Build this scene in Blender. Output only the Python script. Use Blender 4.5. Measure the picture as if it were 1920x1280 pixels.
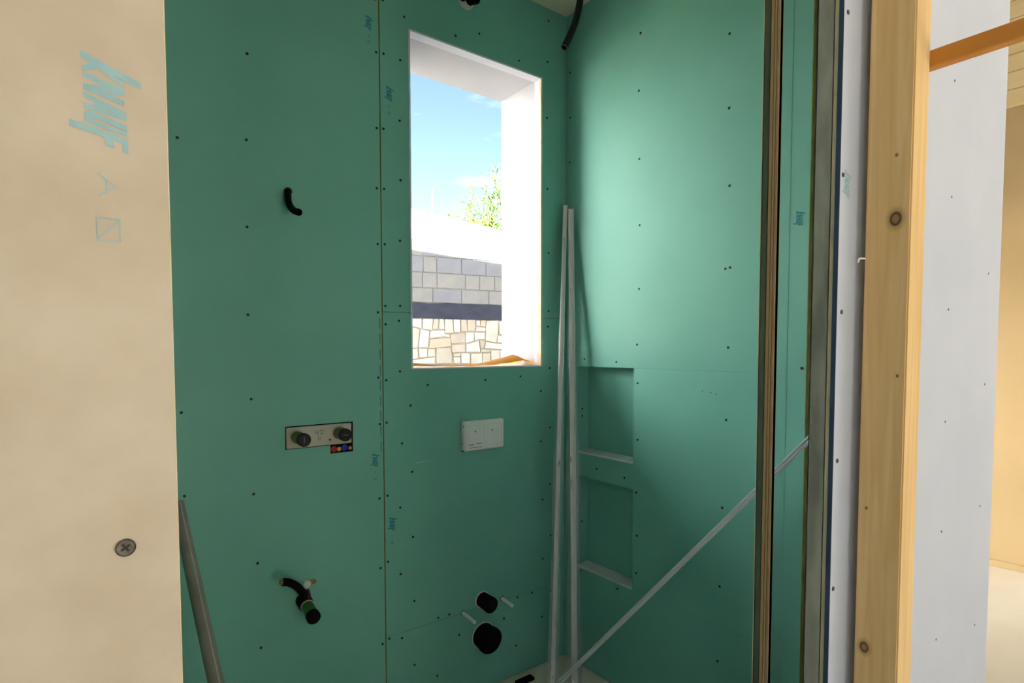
import bpy, bmesh, math, random
from mathutils import Vector, Matrix
# ------------------------------------------------------------------ reset
for o in list(bpy.data.objects):
    bpy.data.objects.remove(o, do_unlink=True)
scene = bpy.context.scene
C = scene.collection
random.seed(7)
# World axes: X runs along the bathroom's back wall, Y away from the hall through the back wall, Z up.
# ------------------------------------------------------------------ camera
cam_d = bpy.data.cameras.new('camera')
cam = bpy.data.objects.new('camera', cam_d)
C.objects.link(cam)
cam_d.sensor_fit = 'HORIZONTAL'
cam_d.sensor_width = 36.0
cam_d.lens = 1073.3 / 1920 * 36.0
cam_d.shift_y = 62.4 / 1920
cam_d.clip_start = 0.01
cam_d.clip_end = 300
rx, ry, rz = (0.80094, -0.598744, -0.001009), (0.027981, 0.035747, 0.998969), (-0.59809, -0.800143, 0.045384)
cam.matrix_world = Matrix(((rx[0], ry[0], rz[0], 0.0), (rx[1], ry[1], rz[1], 0.0), (rx[2], ry[2], rz[2], 1.325), (0, 0, 0, 1)))
scene.camera = cam
# ------------------------------------------------------------------ sky, sun, exposure
SUN_DIR = Vector((0.25, 0.70, -0.60)).normalized()
world = bpy.data.worlds.new('sky')
scene.world = world
world.use_nodes = True
nt = world.node_tree
nt.nodes.clear()
out = nt.nodes.new('ShaderNodeOutputWorld')
bg = nt.nodes.new('ShaderNodeBackground')
sky = nt.nodes.new('ShaderNodeTexSky')
sky.sky_type = 'NISHITA'
sky.sun_disc = False
sky.sun_elevation = math.radians(40)
sky.sun_rotation = math.radians(199)
sky.air_density = 1.0
sky.dust_density = 0.6
sky.ozone_density = 1.0
tc = nt.nodes.new('ShaderNodeTexCoord')
mp = nt.nodes.new('ShaderNodeMapping')
mp.inputs['Scale'].default_value = (1.2, 1.2, 4.0)
nz = nt.nodes.new('ShaderNodeTexNoise')
nz.inputs['Scale'].default_value = 3.0
nz.inputs['Detail'].default_value = 6.0
nz.inputs['Roughness'].default_value = 0.55
cr = nt.nodes.new('ShaderNodeValToRGB')
cr.color_ramp.elements[0].position = 0.60
cr.color_ramp.elements[0].color = (0, 0, 0, 1)
cr.color_ramp.elements[1].position = 0.85
cr.color_ramp.elements[1].color = (0.7, 0.7, 0.7, 1)
mx = nt.nodes.new('ShaderNodeMix')
mx.data_type = 'RGBA'
mx.inputs['B'].default_value = (7.0, 7.2, 7.6, 1)
nt.links.new(tc.outputs['Generated'], mp.inputs['Vector'])
nt.links.new(mp.outputs['Vector'], nz.inputs['Vector'])
nt.links.new(nz.outputs['Fac'], cr.inputs['Fac'])
nt.links.new(cr.outputs['Color'], mx.inputs['Factor'])
nt.links.new(sky.outputs['Color'], mx.inputs['A'])
nt.links.new(mx.outputs['Result'], bg.inputs['Color'])
bg.inputs['Strength'].default_value = 0.12
nt.links.new(bg.outputs['Background'], out.inputs['Surface'])
sun_d = bpy.data.lights.new('sun', 'SUN')
sun_d.energy = 25.0
sun_d.angle = math.radians(0.53)
sun_d.color = (0.97, 0.98, 1.0)
sun = bpy.data.objects.new('sun', sun_d)
C.objects.link(sun)
sun.rotation_euler = SUN_DIR.to_track_quat('-Z', 'Y').to_euler()
sun.location = (-2, -8, 9)
vs = scene.view_settings
vs.view_transform = 'Standard'
vs.look = 'None'
vs.gamma = 1.0
vs.use_curve_mapping = False
vs.exposure = 1.42
# ------------------------------------------------------------------ helpers
WM = {}
def link(o, parent=None, loc=(0, 0, 0)):
    C.objects.link(o)
    o.location = loc
    WM[o] = Matrix.Translation(Vector(loc))
    if parent is not None:
        o.parent = parent
        o.matrix_parent_inverse = WM[parent].inverted()
    return o
def tag(o, label=None, cat=None, group=None, kind=None):
    if label: o['label'] = label
    if cat: o['category'] = cat
    if group: o['group'] = group
    if kind: o['kind'] = kind
    return o
def empty(name, loc, label, cat, group=None):
    o = bpy.data.objects.new(name, None)
    o.empty_display_size = 0.05
    link(o, None, loc)
    return tag(o, label, cat, group)
def mesh(name, vf, mat, parent=None, smooth=False, loc=(0, 0, 0)):
    """vf = (verts, faces[, material indices]); verts are in world space minus loc"""
    me = bpy.data.meshes.new(name)
    me.from_pydata([tuple(v) for v in vf[0]], [], [tuple(f) for f in vf[1]])
    mats = mat if isinstance(mat, (list, tuple)) else [mat]
    for m in mats: me.materials.append(m)
    if len(vf) > 2 and vf[2]:
        for p, i in zip(me.polygons, vf[2]): p.material_index = i
    bm = bmesh.new(); bm.from_mesh(me)
    bmesh.ops.recalc_face_normals(bm, faces=bm.faces)
    bm.to_mesh(me); bm.free()
    if smooth:
        for p in me.polygons: p.use_smooth = True
        try: me.set_sharp_from_angle(angle=math.radians(40))
        except Exception: pass
    o = bpy.data.objects.new(name, me)
    return link(o, parent, loc)
def inst(name, me, parent, loc, rot=None):
    o = bpy.data.objects.new(name, me)
    link(o, parent, loc)
    if rot is not None: o.rotation_euler = rot
    return o
def box(x0, x1, y0, y1, z0, z1):
    v = [(x, y, z) for x in (x0, x1) for y in (y0, y1) for z in (z0, z1)]
    return v, [(0, 1, 3, 2), (4, 6, 7, 5), (0, 4, 5, 1), (2, 3, 7, 6), (0, 2, 6, 4), (1, 5, 7, 3)]
def bbox(x0, x1, y0, y1, z0, z1, b=0.003, seg=1):
    bm = bmesh.new()
    v, f = box(x0, x1, y0, y1, z0, z1)
    bv = [bm.verts.new(p) for p in v]
    for q in f: bm.faces.new([bv[i] for i in q])
    bmesh.ops.recalc_face_normals(bm, faces=bm.faces)
    bmesh.ops.bevel(bm, geom=list(bm.edges), offset=b, segments=seg, affect='EDGES')
    bm.verts.index_update()
    r = [tuple(x.co) for x in bm.verts], [tuple(x.index for x in p.verts) for p in bm.faces]
    bm.free()
    return r
def merge(*vfs):
    V, F, M = [], [], []
    for k, vf in enumerate(vfs):
        n = len(V); V += list(vf[0]); F += [tuple(i + n for i in f) for f in vf[1]]
        M += list(vf[2]) if len(vf) > 2 and vf[2] else [0] * len(vf[1])
    return V, F, M
def sheet(a0, a1, b0, b1, holes, t0, t1, fn, edge_mat=1):
    """A flat slab over (a, b) with rectangular holes, from depth t0 (seen face) to t1; fn(a, b, t) -> point.
    Side faces get material index edge_mat."""
    A = sorted({a0, a1} | {min(max(h[i], a0), a1) for h in holes for i in (0, 1)})
    B = sorted({b0, b1} | {min(max(h[i], b0), b1) for h in holes for i in (2, 3)})
    na, nb = len(A) - 1, len(B) - 1
    keep = [[True] * nb for _ in range(na)]
    for i in range(na):
        for j in range(nb):
            ca, cb = (A[i] + A[i + 1]) / 2, (B[j] + B[j + 1]) / 2
            for h in holes:
                if h[0] < ca < h[1] and h[2] < cb < h[3]: keep[i][j] = False
    V, F, M, idx = [], [], [], {}
    def vid(i, j, k):
        if (i, j, k) not in idx:
            idx[(i, j, k)] = len(V); V.append(fn(A[i], B[j], (t0, t1)[k]))
        return idx[(i, j, k)]
    for i in range(na):
        for j in range(nb):
            if not keep[i][j]: continue
            F.append((vid(i, j, 0), vid(i + 1, j, 0), vid(i + 1, j + 1, 0), vid(i, j + 1, 0))); M.append(0)
            F.append((vid(i, j, 1), vid(i, j + 1, 1), vid(i + 1, j + 1, 1), vid(i + 1, j, 1))); M.append(0)
            for (di, dj, p, q) in ((-1, 0, (i, j), (i, j + 1)), (1, 0, (i + 1, j), (i + 1, j + 1)), (0, -1, (i, j), (i + 1, j)), (0, 1, (i, j + 1), (i + 1, j + 1))):
                ii, jj = i + di, j + dj
                if 0 <= ii < na and 0 <= jj < nb and keep[ii][jj]: continue
                F.append((vid(*p, 0), vid(*q, 0), vid(*q, 1), vid(*p, 1))); M.append(edge_mat)
    return V, F, M
def frame_of(d, up=None):
    d = Vector(d).normalized()
    u = Vector(up) if up else (Vector((0, 0, 1)) if abs(d.z) < 0.9 else Vector((1, 0, 0)))
    s = d.cross(u).normalized()
    return s, s.cross(d).normalized()
def tube(path, r, n=16, cap=True, inner=0.0):
    """round tube along a path; inner > 0 gives an open bore at the last end"""
    P = [Vector(p) for p in path]
    R = r if isinstance(r, (list, tuple)) else [r] * len(P)
    V, F = [], []
    prev = None
    for i, p in enumerate(P):
        d = (P[min(i + 1, len(P) - 1)] - P[max(i - 1, 0)]).normalized()
        if prev is None: s, t = frame_of(d)
        else:
            s = (prev - d * prev.dot(d)).normalized(); t = s.cross(d).normalized() * -1
            t = d.cross(s).normalized()
        if prev is None: t = d.cross(s).normalized()
        prev = s
        for k in range(n):
            a = 2 * math.pi * k / n
            V.append(p + s * (R[i] * math.cos(a)) + t * (R[i] * math.sin(a)))
    for i in range(len(P) - 1):
        for k in range(n):
            F.append((i * n + k, i * n + (k + 1) % n, (i + 1) * n + (k + 1) % n, (i + 1) * n + k))
    if cap:
        F.append(tuple(range(n)))
        e = (len(P) - 1) * n
        if inner <= 0: F.append(tuple(e + k for k in range(n)))
        else:
            d = (P[-1] - P[-2]).normalized()
            q = len(V)
            for dep in (0.0, inner * 2.0):
                for k in range(n):
                    c = P[-1] - d * dep
                    V.append(c + (V[e + k] - P[-1]) * (inner / R[-1]))
            for k in range(n):
                F.append((e + k, e + (k + 1) % n, q + (k + 1) % n, q + k))
                F.append((q + k, q + (k + 1) % n, q + n + (k + 1) % n, q + n + k))
            F.append(tuple(q + n + k for k in range(n)))
    return V, F
def spline(pts, m=6):
    P = [Vector(p) for p in pts]
    P = [P[0] * 2 - P[1]] + P + [P[-1] * 2 - P[-2]]
    o = []
    for i in range(1, len(P) - 2):
        a, b, c, d = P[i - 1], P[i], P[i + 1], P[i + 2]
        for k in range(m):
            t = k / m
            o.append(0.5 * ((2 * b) + (c - a) * t + (2 * a - 5 * b + 4 * c - d) * t * t + (3 * b - a - 3 * c + d) * t ** 3))
    o.append(P[-2])
    return o
def extrude(sec, p0, p1, up):
    """closed 2-D section (s, t) swept from p0 to p1"""
    p0, p1 = Vector(p0), Vector(p1)
    s, t = frame_of(p1 - p0, up)
    n = len(sec)
    V = [p + s * a + t * b for p in (p0, p1) for a, b in sec]
    F = [(k, (k + 1) % n, n + (k + 1) % n, n + k) for k in range(n)]
    F += [tuple(range(n)), tuple(range(n, 2 * n))]
    return V, F
def prism(poly, t0, t1, fn, inset=0.0):
    """polygon (a, b) lifted from depth t0 (seen face) to t1 by fn(a, b, t); seen face inset a little"""
    n = len(poly)
    cx, cy = sum(p[0] for p in poly) / n, sum(p[1] for p in poly) / n
    def ins(p, d):
        v = Vector((p[0] - cx, p[1] - cy)); L = v.length
        v *= max(0.2, (L - d) / L)
        return cx + v.x, cy + v.y
    V = [fn(*ins(p, inset), t0) for p in poly] + [fn(*ins(p, inset * 0.25), t0 + (t1 - t0) * 0.35) for p in poly] + [fn(*p, t1) for p in poly]
    F = [tuple(range(n)), tuple(range(2 * n, 3 * n))]
    for r in (0, n):
        F += [(r + k, r + (k + 1) % n, r + n + (k + 1) % n, r + n + k) for k in range(n)]
    return V, F
# ------------------------------------------------------------------ materials
def srgb(r, g, b):
    f = lambda c: (c / 255 / 12.92) if c <= 10.3 else ((c / 255 + 0.055) / 1.055) ** 2.4
    return (f(r), f(g), f(b), 1)
def new_mat(name):
    m = bpy.data.materials.new(name); m.use_nodes = True
    n = m.node_tree; b = n.nodes['Principled BSDF']
    return m, n, b
def mottle(name, c1, c2, scale=4.0, rough=0.8, metal=0.0, bump=0.0, bscale=60.0, stretch=(1, 1, 1), detail=5.0, spec=0.4, lo=0.35, hi=0.65, fleck=None, fth=0.72, fscale=9.0):
    m, n, b = new_mat(name)
    L = n.links
    tc = n.nodes.new('ShaderNodeTexCoord')
    mp = n.nodes.new('ShaderNodeMapping'); mp.inputs['Scale'].default_value = stretch
    L.new(tc.outputs['Object'], mp.inputs['Vector'])
    z = n.nodes.new('ShaderNodeTexNoise'); z.inputs['Scale'].default_value = scale; z.inputs['Detail'].default_value = detail
    L.new(mp.outputs['Vector'], z.inputs['Vector'])
    r = n.nodes.new('ShaderNodeValToRGB')
    r.color_ramp.elements[0].position = lo; r.color_ramp.elements[0].color = c1
    r.color_ramp.elements[1].position = hi; r.color_ramp.elements[1].color = c2
    L.new(z.outputs['Fac'], r.inputs['Fac'])
    col = r.outputs['Color']
    if fleck:
        z2 = n.nodes.new('ShaderNodeTexNoise'); z2.inputs['Scale'].default_value = fscale; z2.inputs['Detail'].default_value = 8.0; z2.inputs['Roughness'].default_value = 0.7
        L.new(mp.outputs['Vector'], z2.inputs['Vector'])
        r2 = n.nodes.new('ShaderNodeValToRGB')
        r2.color_ramp.elements[0].position = fth; r2.color_ramp.elements[0].color = (0, 0, 0, 1)
        r2.color_ramp.elements[1].position = fth + 0.08; r2.color_ramp.elements[1].color = (1, 1, 1, 1)
        L.new(z2.outputs['Fac'], r2.inputs['Fac'])
        mx = n.nodes.new('ShaderNodeMix'); mx.data_type = 'RGBA'; mx.inputs['B'].default_value = fleck
        L.new(r2.outputs['Color'], mx.inputs['Factor']); L.new(col, mx.inputs['A'])
        col = mx.outputs['Result']
    L.new(col, b.inputs['Base Color'])
    b.inputs['Roughness'].default_value = rough
    b.inputs['Metallic'].default_value = metal
    b.inputs['Specular IOR Level'].default_value = spec
    if bump > 0:
        z3 = n.nodes.new('ShaderNodeTexNoise'); z3.inputs['Scale'].default_value = bscale; z3.inputs['Detail'].default_value = 6.0
        L.new(mp.outputs['Vector'], z3.inputs['Vector'])
        bp = n.nodes.new('ShaderNodeBump'); bp.inputs['Strength'].default_value = bump; bp.inputs['Distance'].default_value = 0.01
        L.new(z3.outputs['Fac'], bp.inputs['Height']); L.new(bp.outputs['Normal'], b.inputs['Normal'])
    return m
def wood(name, c1, c2, c3, knots=(), axis='Z', scale=22.0):
    """pine with long grain and a few knots (x, y, z, radius) at fixed places"""
    m, n, b = new_mat(name)
    L = n.links
    tc = n.nodes.new('ShaderNodeTexCoord')
    mp = n.nodes.new('ShaderNodeMapping')
    mp.inputs['Scale'].default_value = {'Z': (1, 1, 0.05), 'Y': (1, 0.05, 1), 'X': (0.05, 1, 1)}[axis]
    L.new(tc.outputs['Object'], mp.inputs['Vector'])
    z = n.nodes.new('ShaderNodeTexNoise'); z.inputs['Scale'].default_value = scale * 2.5; z.inputs['Detail'].default_value = 4; z.inputs['Distortion'].default_value = 1.2
    L.new(mp.outputs['Vector'], z.inputs['Vector'])
    r = n.nodes.new('ShaderNodeValToRGB')
    r.color_ramp.elements[0].position = 0.3; r.color_ramp.elements[0].color = c1
    r.color_ramp.elements[1].position = 0.7; r.color_ramp.elements[1].color = c2
    L.new(z.outputs['Fac'], r.inputs['Fac'])
    col = r.outputs['Color']
    for (kx, ky, kz, kr) in knots:
        sb = n.nodes.new('ShaderNodeVectorMath'); sb.operation = 'SUBTRACT'; sb.inputs[1].default_value = (kx, ky, kz)
        L.new(tc.outputs['Object'], sb.inputs[0])
        sc = n.nodes.new('ShaderNodeVectorMath'); sc.operation = 'MULTIPLY'; sc.inputs[1].default_value = (0.3, 1, 0.75)
        L.new(sb.outputs[0], sc.inputs[0])
        ln = n.nodes.new('ShaderNodeVectorMath'); ln.operation = 'LENGTH'
        L.new(sc.outputs[0], ln.inputs[0])
        dv = n.nodes.new('ShaderNodeMath'); dv.operation = 'DIVIDE'; dv.inputs[1].default_value = kr * 2
        L.new(ln.outputs['Value'], dv.inputs[0])
        rp = n.nodes.new('ShaderNodeValToRGB')
        e = rp.color_ramp.elements
        e[0].position = 0.0; e[0].color = (0.6, 0.6, 0.6, 1)
        e[1].position = 1.0; e[1].color = (0, 0, 0, 1)
        for p_, v_ in ((0.26, 0.7), (0.42, 1.0), (0.60, 0.35)):
            q = e.new(p_); q.color = (v_, v_, v_, 1)
        L.new(dv.outputs[0], rp.inputs['Fac'])
        mx = n.nodes.new('ShaderNodeMix'); mx.data_type = 'RGBA'; mx.inputs['B'].default_value = c3
        L.new(rp.outputs['Color'], mx.inputs['Factor']); L.new(col, mx.inputs['A'])
        col = mx.outputs['Result']
    L.new(col, b.inputs['Base Color'])
    b.inputs['Roughness'].default_value = 0.65
    bp = n.nodes.new('ShaderNodeBump'); bp.inputs['Strength'].default_value = 0.15; bp.inputs['Distance'].default_value = 0.004
    L.new(z.outputs['Fac'], bp.inputs['Height']); L.new(bp.outputs['Normal'], b.inputs['Normal'])
    return m
M = {}
M['green'] = mottle('moisture_board_green', srgb(119, 188, 169), srgb(126, 193, 175), 3.0, 0.55, bump=0.05, bscale=180, spec=0.35, fleck=srgb(162, 206, 192), fth=0.73, fscale=7.0)
M['green_dusty'] = mottle('dusty_board', srgb(206, 216, 206), srgb(240, 242, 236), 7.0, 0.9, bump=0.1, lo=0.3, hi=0.7)
M['green_edge'] = mottle('yellowed_board_edge', srgb(150, 140, 60), srgb(120, 120, 60), 20.0, 0.9)
M['warm_lit'] = mottle('warm_lit_board_paper', srgb(193, 181, 161), srgb(206, 196, 178), 14.0, 0.85, bump=0.04, bscale=120)  # warm bounce light painted into the left hall board's colour
M['white'] = mottle('cool_lit_board_paper', srgb(192, 201, 217), srgb(198, 206, 221), 5.0, 0.85, bump=0.03, bscale=120)  # same board as the left one, cool sky light painted into its colour
M['gyps'] = mottle('gypsum_core', srgb(196, 190, 165), srgb(182, 176, 150), 25.0, 0.95, bump=0.2)
M['cream_edge'] = mottle('cut_board_edge', srgb(222, 212, 178), srgb(212, 202, 166), 30.0, 0.9)
M['edge_blue'] = mottle('slate_blue_edge', srgb(46, 64, 92), srgb(58, 80, 110), 12.0, 0.7)
M['plaster'] = mottle('white_reveal_plaster', srgb(190, 191, 197), srgb(197, 198, 203), 6.0, 0.85, bump=0.05)
M['lining'] = mottle('pale_lilac_lining', srgb(222, 222, 236), srgb(230, 230, 240), 10.0, 0.8)
M['rim'] = mottle('sanded_plaster_rim', srgb(240, 220, 190), srgb(225, 200, 165), 22.0, 0.9, bump=0.2)
M['ceil'] = mottle('stained_concrete_ceiling', srgb(240, 232, 210), srgb(228, 219, 194), 4.0, 0.9, bump=0.15, fleck=srgb(150, 125, 60), fth=0.68, fscale=5)
M['floor'] = mottle('dusty_screed', srgb(232, 222, 198), srgb(240, 232, 212), 2.2, 0.9, bump=0.1, bscale=40, detail=8)
M['added_slab'] = mottle('added_slab_dark', srgb(160, 152, 142), srgb(146, 138, 130), 3.0, 0.9)
M['hall'] = mottle('hall_plaster', srgb(208, 207, 204), srgb(214, 212, 208), 3.0, 0.9)
M['beige'] = mottle('beige_board', srgb(206, 180, 134), srgb(199, 173, 127), 1.6, 0.8)
M['zinc'] = mottle('galvanised_steel', srgb(150, 152, 146), srgb(196, 198, 192), 30.0, 0.42, 0.4, bump=0.08, bscale=70, stretch=(1, 1, 0.25), fleck=srgb(80, 80, 74), fth=0.66, fscale=26)
M['zinc_dark'] = mottle('steel_dark_reflection', srgb(96, 106, 92), srgb(134, 142, 128), 18.0, 0.4, 0.6, bump=0.1, bscale=60, stretch=(1, 1, 0.3), fleck=srgb(48, 56, 44), fth=0.58, fscale=22)  # same zinc, with dark green reflections painted into its colour
M['ply_a'] = mottle('plywood_layer', srgb(188, 162, 124), srgb(170, 144, 106), 9.0, 0.8, stretch=(1, 1, 0.06), bump=0.1)
M['ply_b'] = mottle('plywood_layer_dark', srgb(92, 70, 46), srgb(74, 56, 36), 14.0, 0.85, stretch=(1, 1, 0.06), bump=0.2)
M['pine'] = wood('pine_post', srgb(216, 180, 120), srgb(232, 201, 146), srgb(70, 36, 8),
    knots=((0.945, 0.338, 1.512, 0.0075), (0.945, 0.364, 0.868, 0.006), (0.945, 0.339, 1.603, 0.0015), (0.945, 0.366, 1.083, 0.0015), (0.945, 0.330, 1.285, 0.0015)))
M['batten'] = wood('orange_batten', srgb(196, 130, 48), srgb(214, 150, 66), srgb(90, 50, 10), axis='Y', scale=14)
M['plank'] = wood('pale_planks', srgb(244, 222, 168), srgb(236, 210, 152), srgb(150, 100, 40), axis='Y', scale=6)
M['screw'] = mottle('black_screw', srgb(30, 30, 28), srgb(44, 44, 40), 200.0, 0.5, 0.3)
M['screw_grey'] = mottle('bare_screw', srgb(120, 112, 108), srgb(90, 84, 80), 200.0, 0.5, 0.4)
M['screw_pale'] = mottle('filled_screw', srgb(168, 166, 166), srgb(150, 148, 148), 200.0, 0.7)
M['print_teal'] = mottle('teal_print', srgb(40, 128, 140), srgb(52, 140, 150), 60.0, 0.7)
M['print_blue'] = mottle('pale_blue_print', srgb(146, 184, 192), srgb(158, 194, 198), 90.0, 0.8)
M['print_line'] = mottle('grey_blue_print', srgb(160, 182, 188), srgb(172, 190, 192), 90.0, 0.8)
M['black'] = mottle('black_plastic', srgb(12, 12, 13), srgb(18, 18, 19), 30.0, 0.5, spec=0.3)
M['rubber'] = mottle('black_rubber', srgb(6, 6, 7), srgb(10, 10, 11), 30.0, 0.8, spec=0.15)
M['red'] = mottle('red_plastic', srgb(190, 24, 34), srgb(170, 18, 28), 30.0, 0.5)
M['blue'] = mottle('blue_plastic', srgb(30, 50, 190), srgb(24, 40, 165), 30.0, 0.5)
M['brass'] = mottle('brass', srgb(190, 150, 80), srgb(160, 124, 60), 30.0, 0.4, 0.8)
M['pvcgreen'] = mottle('green_sleeve', srgb(70, 120, 50), srgb(50, 98, 44), 20.0, 0.35)
M['maroon'] = mottle('dark_red_seal', srgb(84, 26, 26), srgb(60, 18, 20), 30.0, 0.6)
M['offwhite'] = mottle('off_white_plastic', srgb(244, 244, 238), srgb(247, 247, 242), 8.0, 0.5)
M['offwhite2'] = mottle('worn_white_plastic', srgb(196, 192, 178), srgb(206, 202, 188), 18.0, 0.6)
M['greyprint'] = mottle('grey_ink', srgb(128, 124, 116), srgb(116, 112, 104), 60.0, 0.8)
M['foam'] = mottle('white_filler', srgb(232, 228, 214), srgb(220, 214, 196), 50.0, 0.95, bump=0.4)
M['ochre'] = mottle('ochre_glue', srgb(150, 130, 66), srgb(132, 110, 52), 50.0, 0.9)
M['alu'] = mottle('white_lacquered_profile', srgb(236, 236, 230), srgb(242, 242, 236), 12.0, 0.4, 0.0, stretch=(1, 1, 0.1))
M['alu_bar'] = mottle('pale_grey_profile', srgb(232, 240, 240), srgb(238, 244, 244), 4.0, 0.4)
M['pvcgrey'] = mottle('grey_pvc', srgb(132, 128, 118), srgb(146, 142, 131), 18.0, 0.4)
M['seam'] = mottle('pale_pipe_seam', srgb(176, 172, 160), srgb(186, 182, 170), 18.0, 0.5)
M['kraft'] = mottle('kraft_paper', srgb(250, 204, 124), srgb(240, 184, 100), 12.0, 0.75, bump=0.4, bscale=24)
M['block'] = mottle('grey_concrete_block', srgb(164, 160, 152), srgb(146, 146, 144), 3.0, 0.95, bump=0.5, bscale=70)
M['block2'] = mottle('grey_concrete_block_cool', srgb(140, 142, 147), srgb(154, 154, 155), 3.0, 0.95, bump=0.5, bscale=70)
M['mortar'] = mottle('mortar', srgb(150, 148, 142), srgb(166, 163, 156), 9.0, 0.95, bump=0.3)
M['bitumen'] = mottle('bitumen_coat', srgb(54, 58, 72), srgb(68, 72, 86), 5.0, 0.7, bump=0.3, stretch=(1, 1, 3))
M['render'] = mottle('cream_render', srgb(236, 235, 232), srgb(228, 227, 224), 4.0, 0.95)
M['joint'] = mottle('stone_joint', srgb(196, 181, 158), srgb(208, 194, 172), 14.0, 0.95, bump=0.3)
STONE = [mottle('limestone_%d' % i, srgb(*a), srgb(*b), 7.0, 0.95, bump=0.5, bscale=25) for i, (a, b) in enumerate((
    ((222, 214, 198), (210, 199, 180)), ((228, 222, 213), (219, 211, 200)), ((220, 202, 178), (212, 191, 164)), ((212, 202, 184), (200, 187, 166))))]
M['gravel'] = mottle('pale_gravel', srgb(160, 154, 142), srgb(138, 132, 120), 18.0, 0.95, bump=0.6, bscale=40)
M['leaf'] = mottle('oleander_leaf', srgb(84, 112, 42), srgb(112, 136, 60), 8.0, 0.6)
M['leaf_yellow'] = mottle('yellow_bloom', srgb(186, 160, 30), srgb(168, 144, 26), 12.0, 0.7)
M['stem'] = mottle('woody_stem', srgb(130, 118, 80), srgb(108, 96, 66), 12.0, 0.9)
M['mast'] = mottle('grey_mast', srgb(120, 130, 140), srgb(134, 142, 150), 3.0, 0.6)
def film_mat():
    m, n, b = new_mat('clear_plastic_film')
    L = n.links
    b.inputs['Base Color'].default_value = (0.9, 0.95, 0.95, 1)
    b.inputs['Roughness'].default_value = 0.18
    tr = n.nodes.new('ShaderNodeBsdfTransparent')
    mx = n.nodes.new('ShaderNodeMixShader')
    z = n.nodes.new('ShaderNodeTexNoise'); z.inputs['Scale'].default_value = 14.0; z.inputs['Detail'].default_value = 4
    r = n.nodes.new('ShaderNodeMapRange'); r.inputs['From Min'].default_value = 0.3; r.inputs['From Max'].default_value = 0.8; r.inputs['To Min'].default_value = 0.06; r.inputs['To Max'].default_value = 0.34
    tc = n.nodes.new('ShaderNodeTexCoord'); mp = n.nodes.new('ShaderNodeMapping'); mp.inputs['Scale'].default_value = (3, 3, 0.4)
    L.new(tc.outputs['Object'], mp.inputs['Vector']); L.new(mp.outputs['Vector'], z.inputs['Vector'])
    L.new(z.outputs['Fac'], r.inputs['Value']); L.new(r.outputs['Result'], mx.inputs['Fac'])
    bp = n.nodes.new('ShaderNodeBump'); bp.inputs['Strength'].default_value = 0.5; bp.inputs['Distance'].default_value = 0.02
    L.new(z.outputs['Fac'], bp.inputs['Height']); L.new(bp.outputs['Normal'], b.inputs['Normal'])
    L.new(tr.outputs[0], mx.inputs[1]); L.new(b.outputs[0], mx.inputs[2])
    L.new(mx.outputs[0], n.nodes['Material Output'].inputs['Surface'])
    return m
M['film'] = film_mat()
def kraft_translucent():
    n = M['kraft'].node_tree; b = n.nodes['Principled BSDF']; L = n.links
    t = n.nodes.new('ShaderNodeBsdfTranslucent'); mx = n.nodes.new('ShaderNodeMixShader'); mx.inputs['Fac'].default_value = 0.7
    L.new(b.inputs['Base Color'].links[0].from_socket, t.inputs['Color'])
    L.new(b.outputs[0], mx.inputs[1]); L.new(t.outputs[0], mx.inputs[2])
    L.new(mx.outputs[0], n.nodes['Material Output'].inputs['Surface'])
kraft_translucent()
# ------------------------------------------------------------------ dimensions (metres)
YB, YO = 1.806, 2.085          # back wall: board face, outdoor face
XR = 1.632                     # right wall board face
YF = 0.39                      # front wall, hall face
ZC = 2.69                      # bathroom ceiling
JX = 0.806                     # vertical board joint on the back wall
WX0, WX1, WZ0, WZ1 = 0.912, 1.502, 1.253, 2.410   # window hole
DX0, DX1, DZ = 0.042, 0.887, 2.12                 # doorway
T = 0.0125                     # board thickness
XL, XH0, XH1, YH = -0.60, -0.75, 4.42, -3.5        # left bathroom wall, hall ends, hall wall behind the viewer
ZH = 3.6                       # hall ceiling
# ------------------------------------------------------------------ floors, ceilings, house shell
def struct(name, vf, mat, label, parent=None, cat='structure'):
    o = mesh(name, vf, mat, parent)
    if parent is None: tag(o, label, cat, kind='structure')
    return o
struct('floor', box(XH0, XH1, YH, YO, -0.15, 0.0), M['floor'], 'pale dusty screed floor of bathroom and hall', cat='floor')
struct('ceiling', box(XL, XR + 0.05, YF + 0.012, YB + 0.012, ZC, ZC + 0.10), M['ceil'], 'stained beige concrete ceiling above the green corner', cat='ceiling')
struct('ceiling_hall', box(XH0, XH1, YH, YO, ZH, ZH + 0.25), M['hall'], 'pale ceiling slab over the hall', cat='ceiling')
# back wall masonry with the window hole; its reveals are the hole's own sides
core = sheet(XH0, XH1, 0.0, ZH, [(WX0, WX1, WZ0, WZ1), (2.5, 3.9, 0.0, 2.0)], YB + 0.020, YO, lambda a, b, t: (a, t, b), 0)  # second hole added unseen to light the far hall wall and floor
wall_back = struct('wall_back', core, [M['plaster']], 'dark green boarded back wall of the bathroom', cat='wall')
wall_right = struct('wall_right', box(XR + 0.064, XR + 0.0765, YF + T, YB + 0.018, 0, ZH), M['white'], 'lit green boarded wall with two niches', cat='wall')
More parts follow.
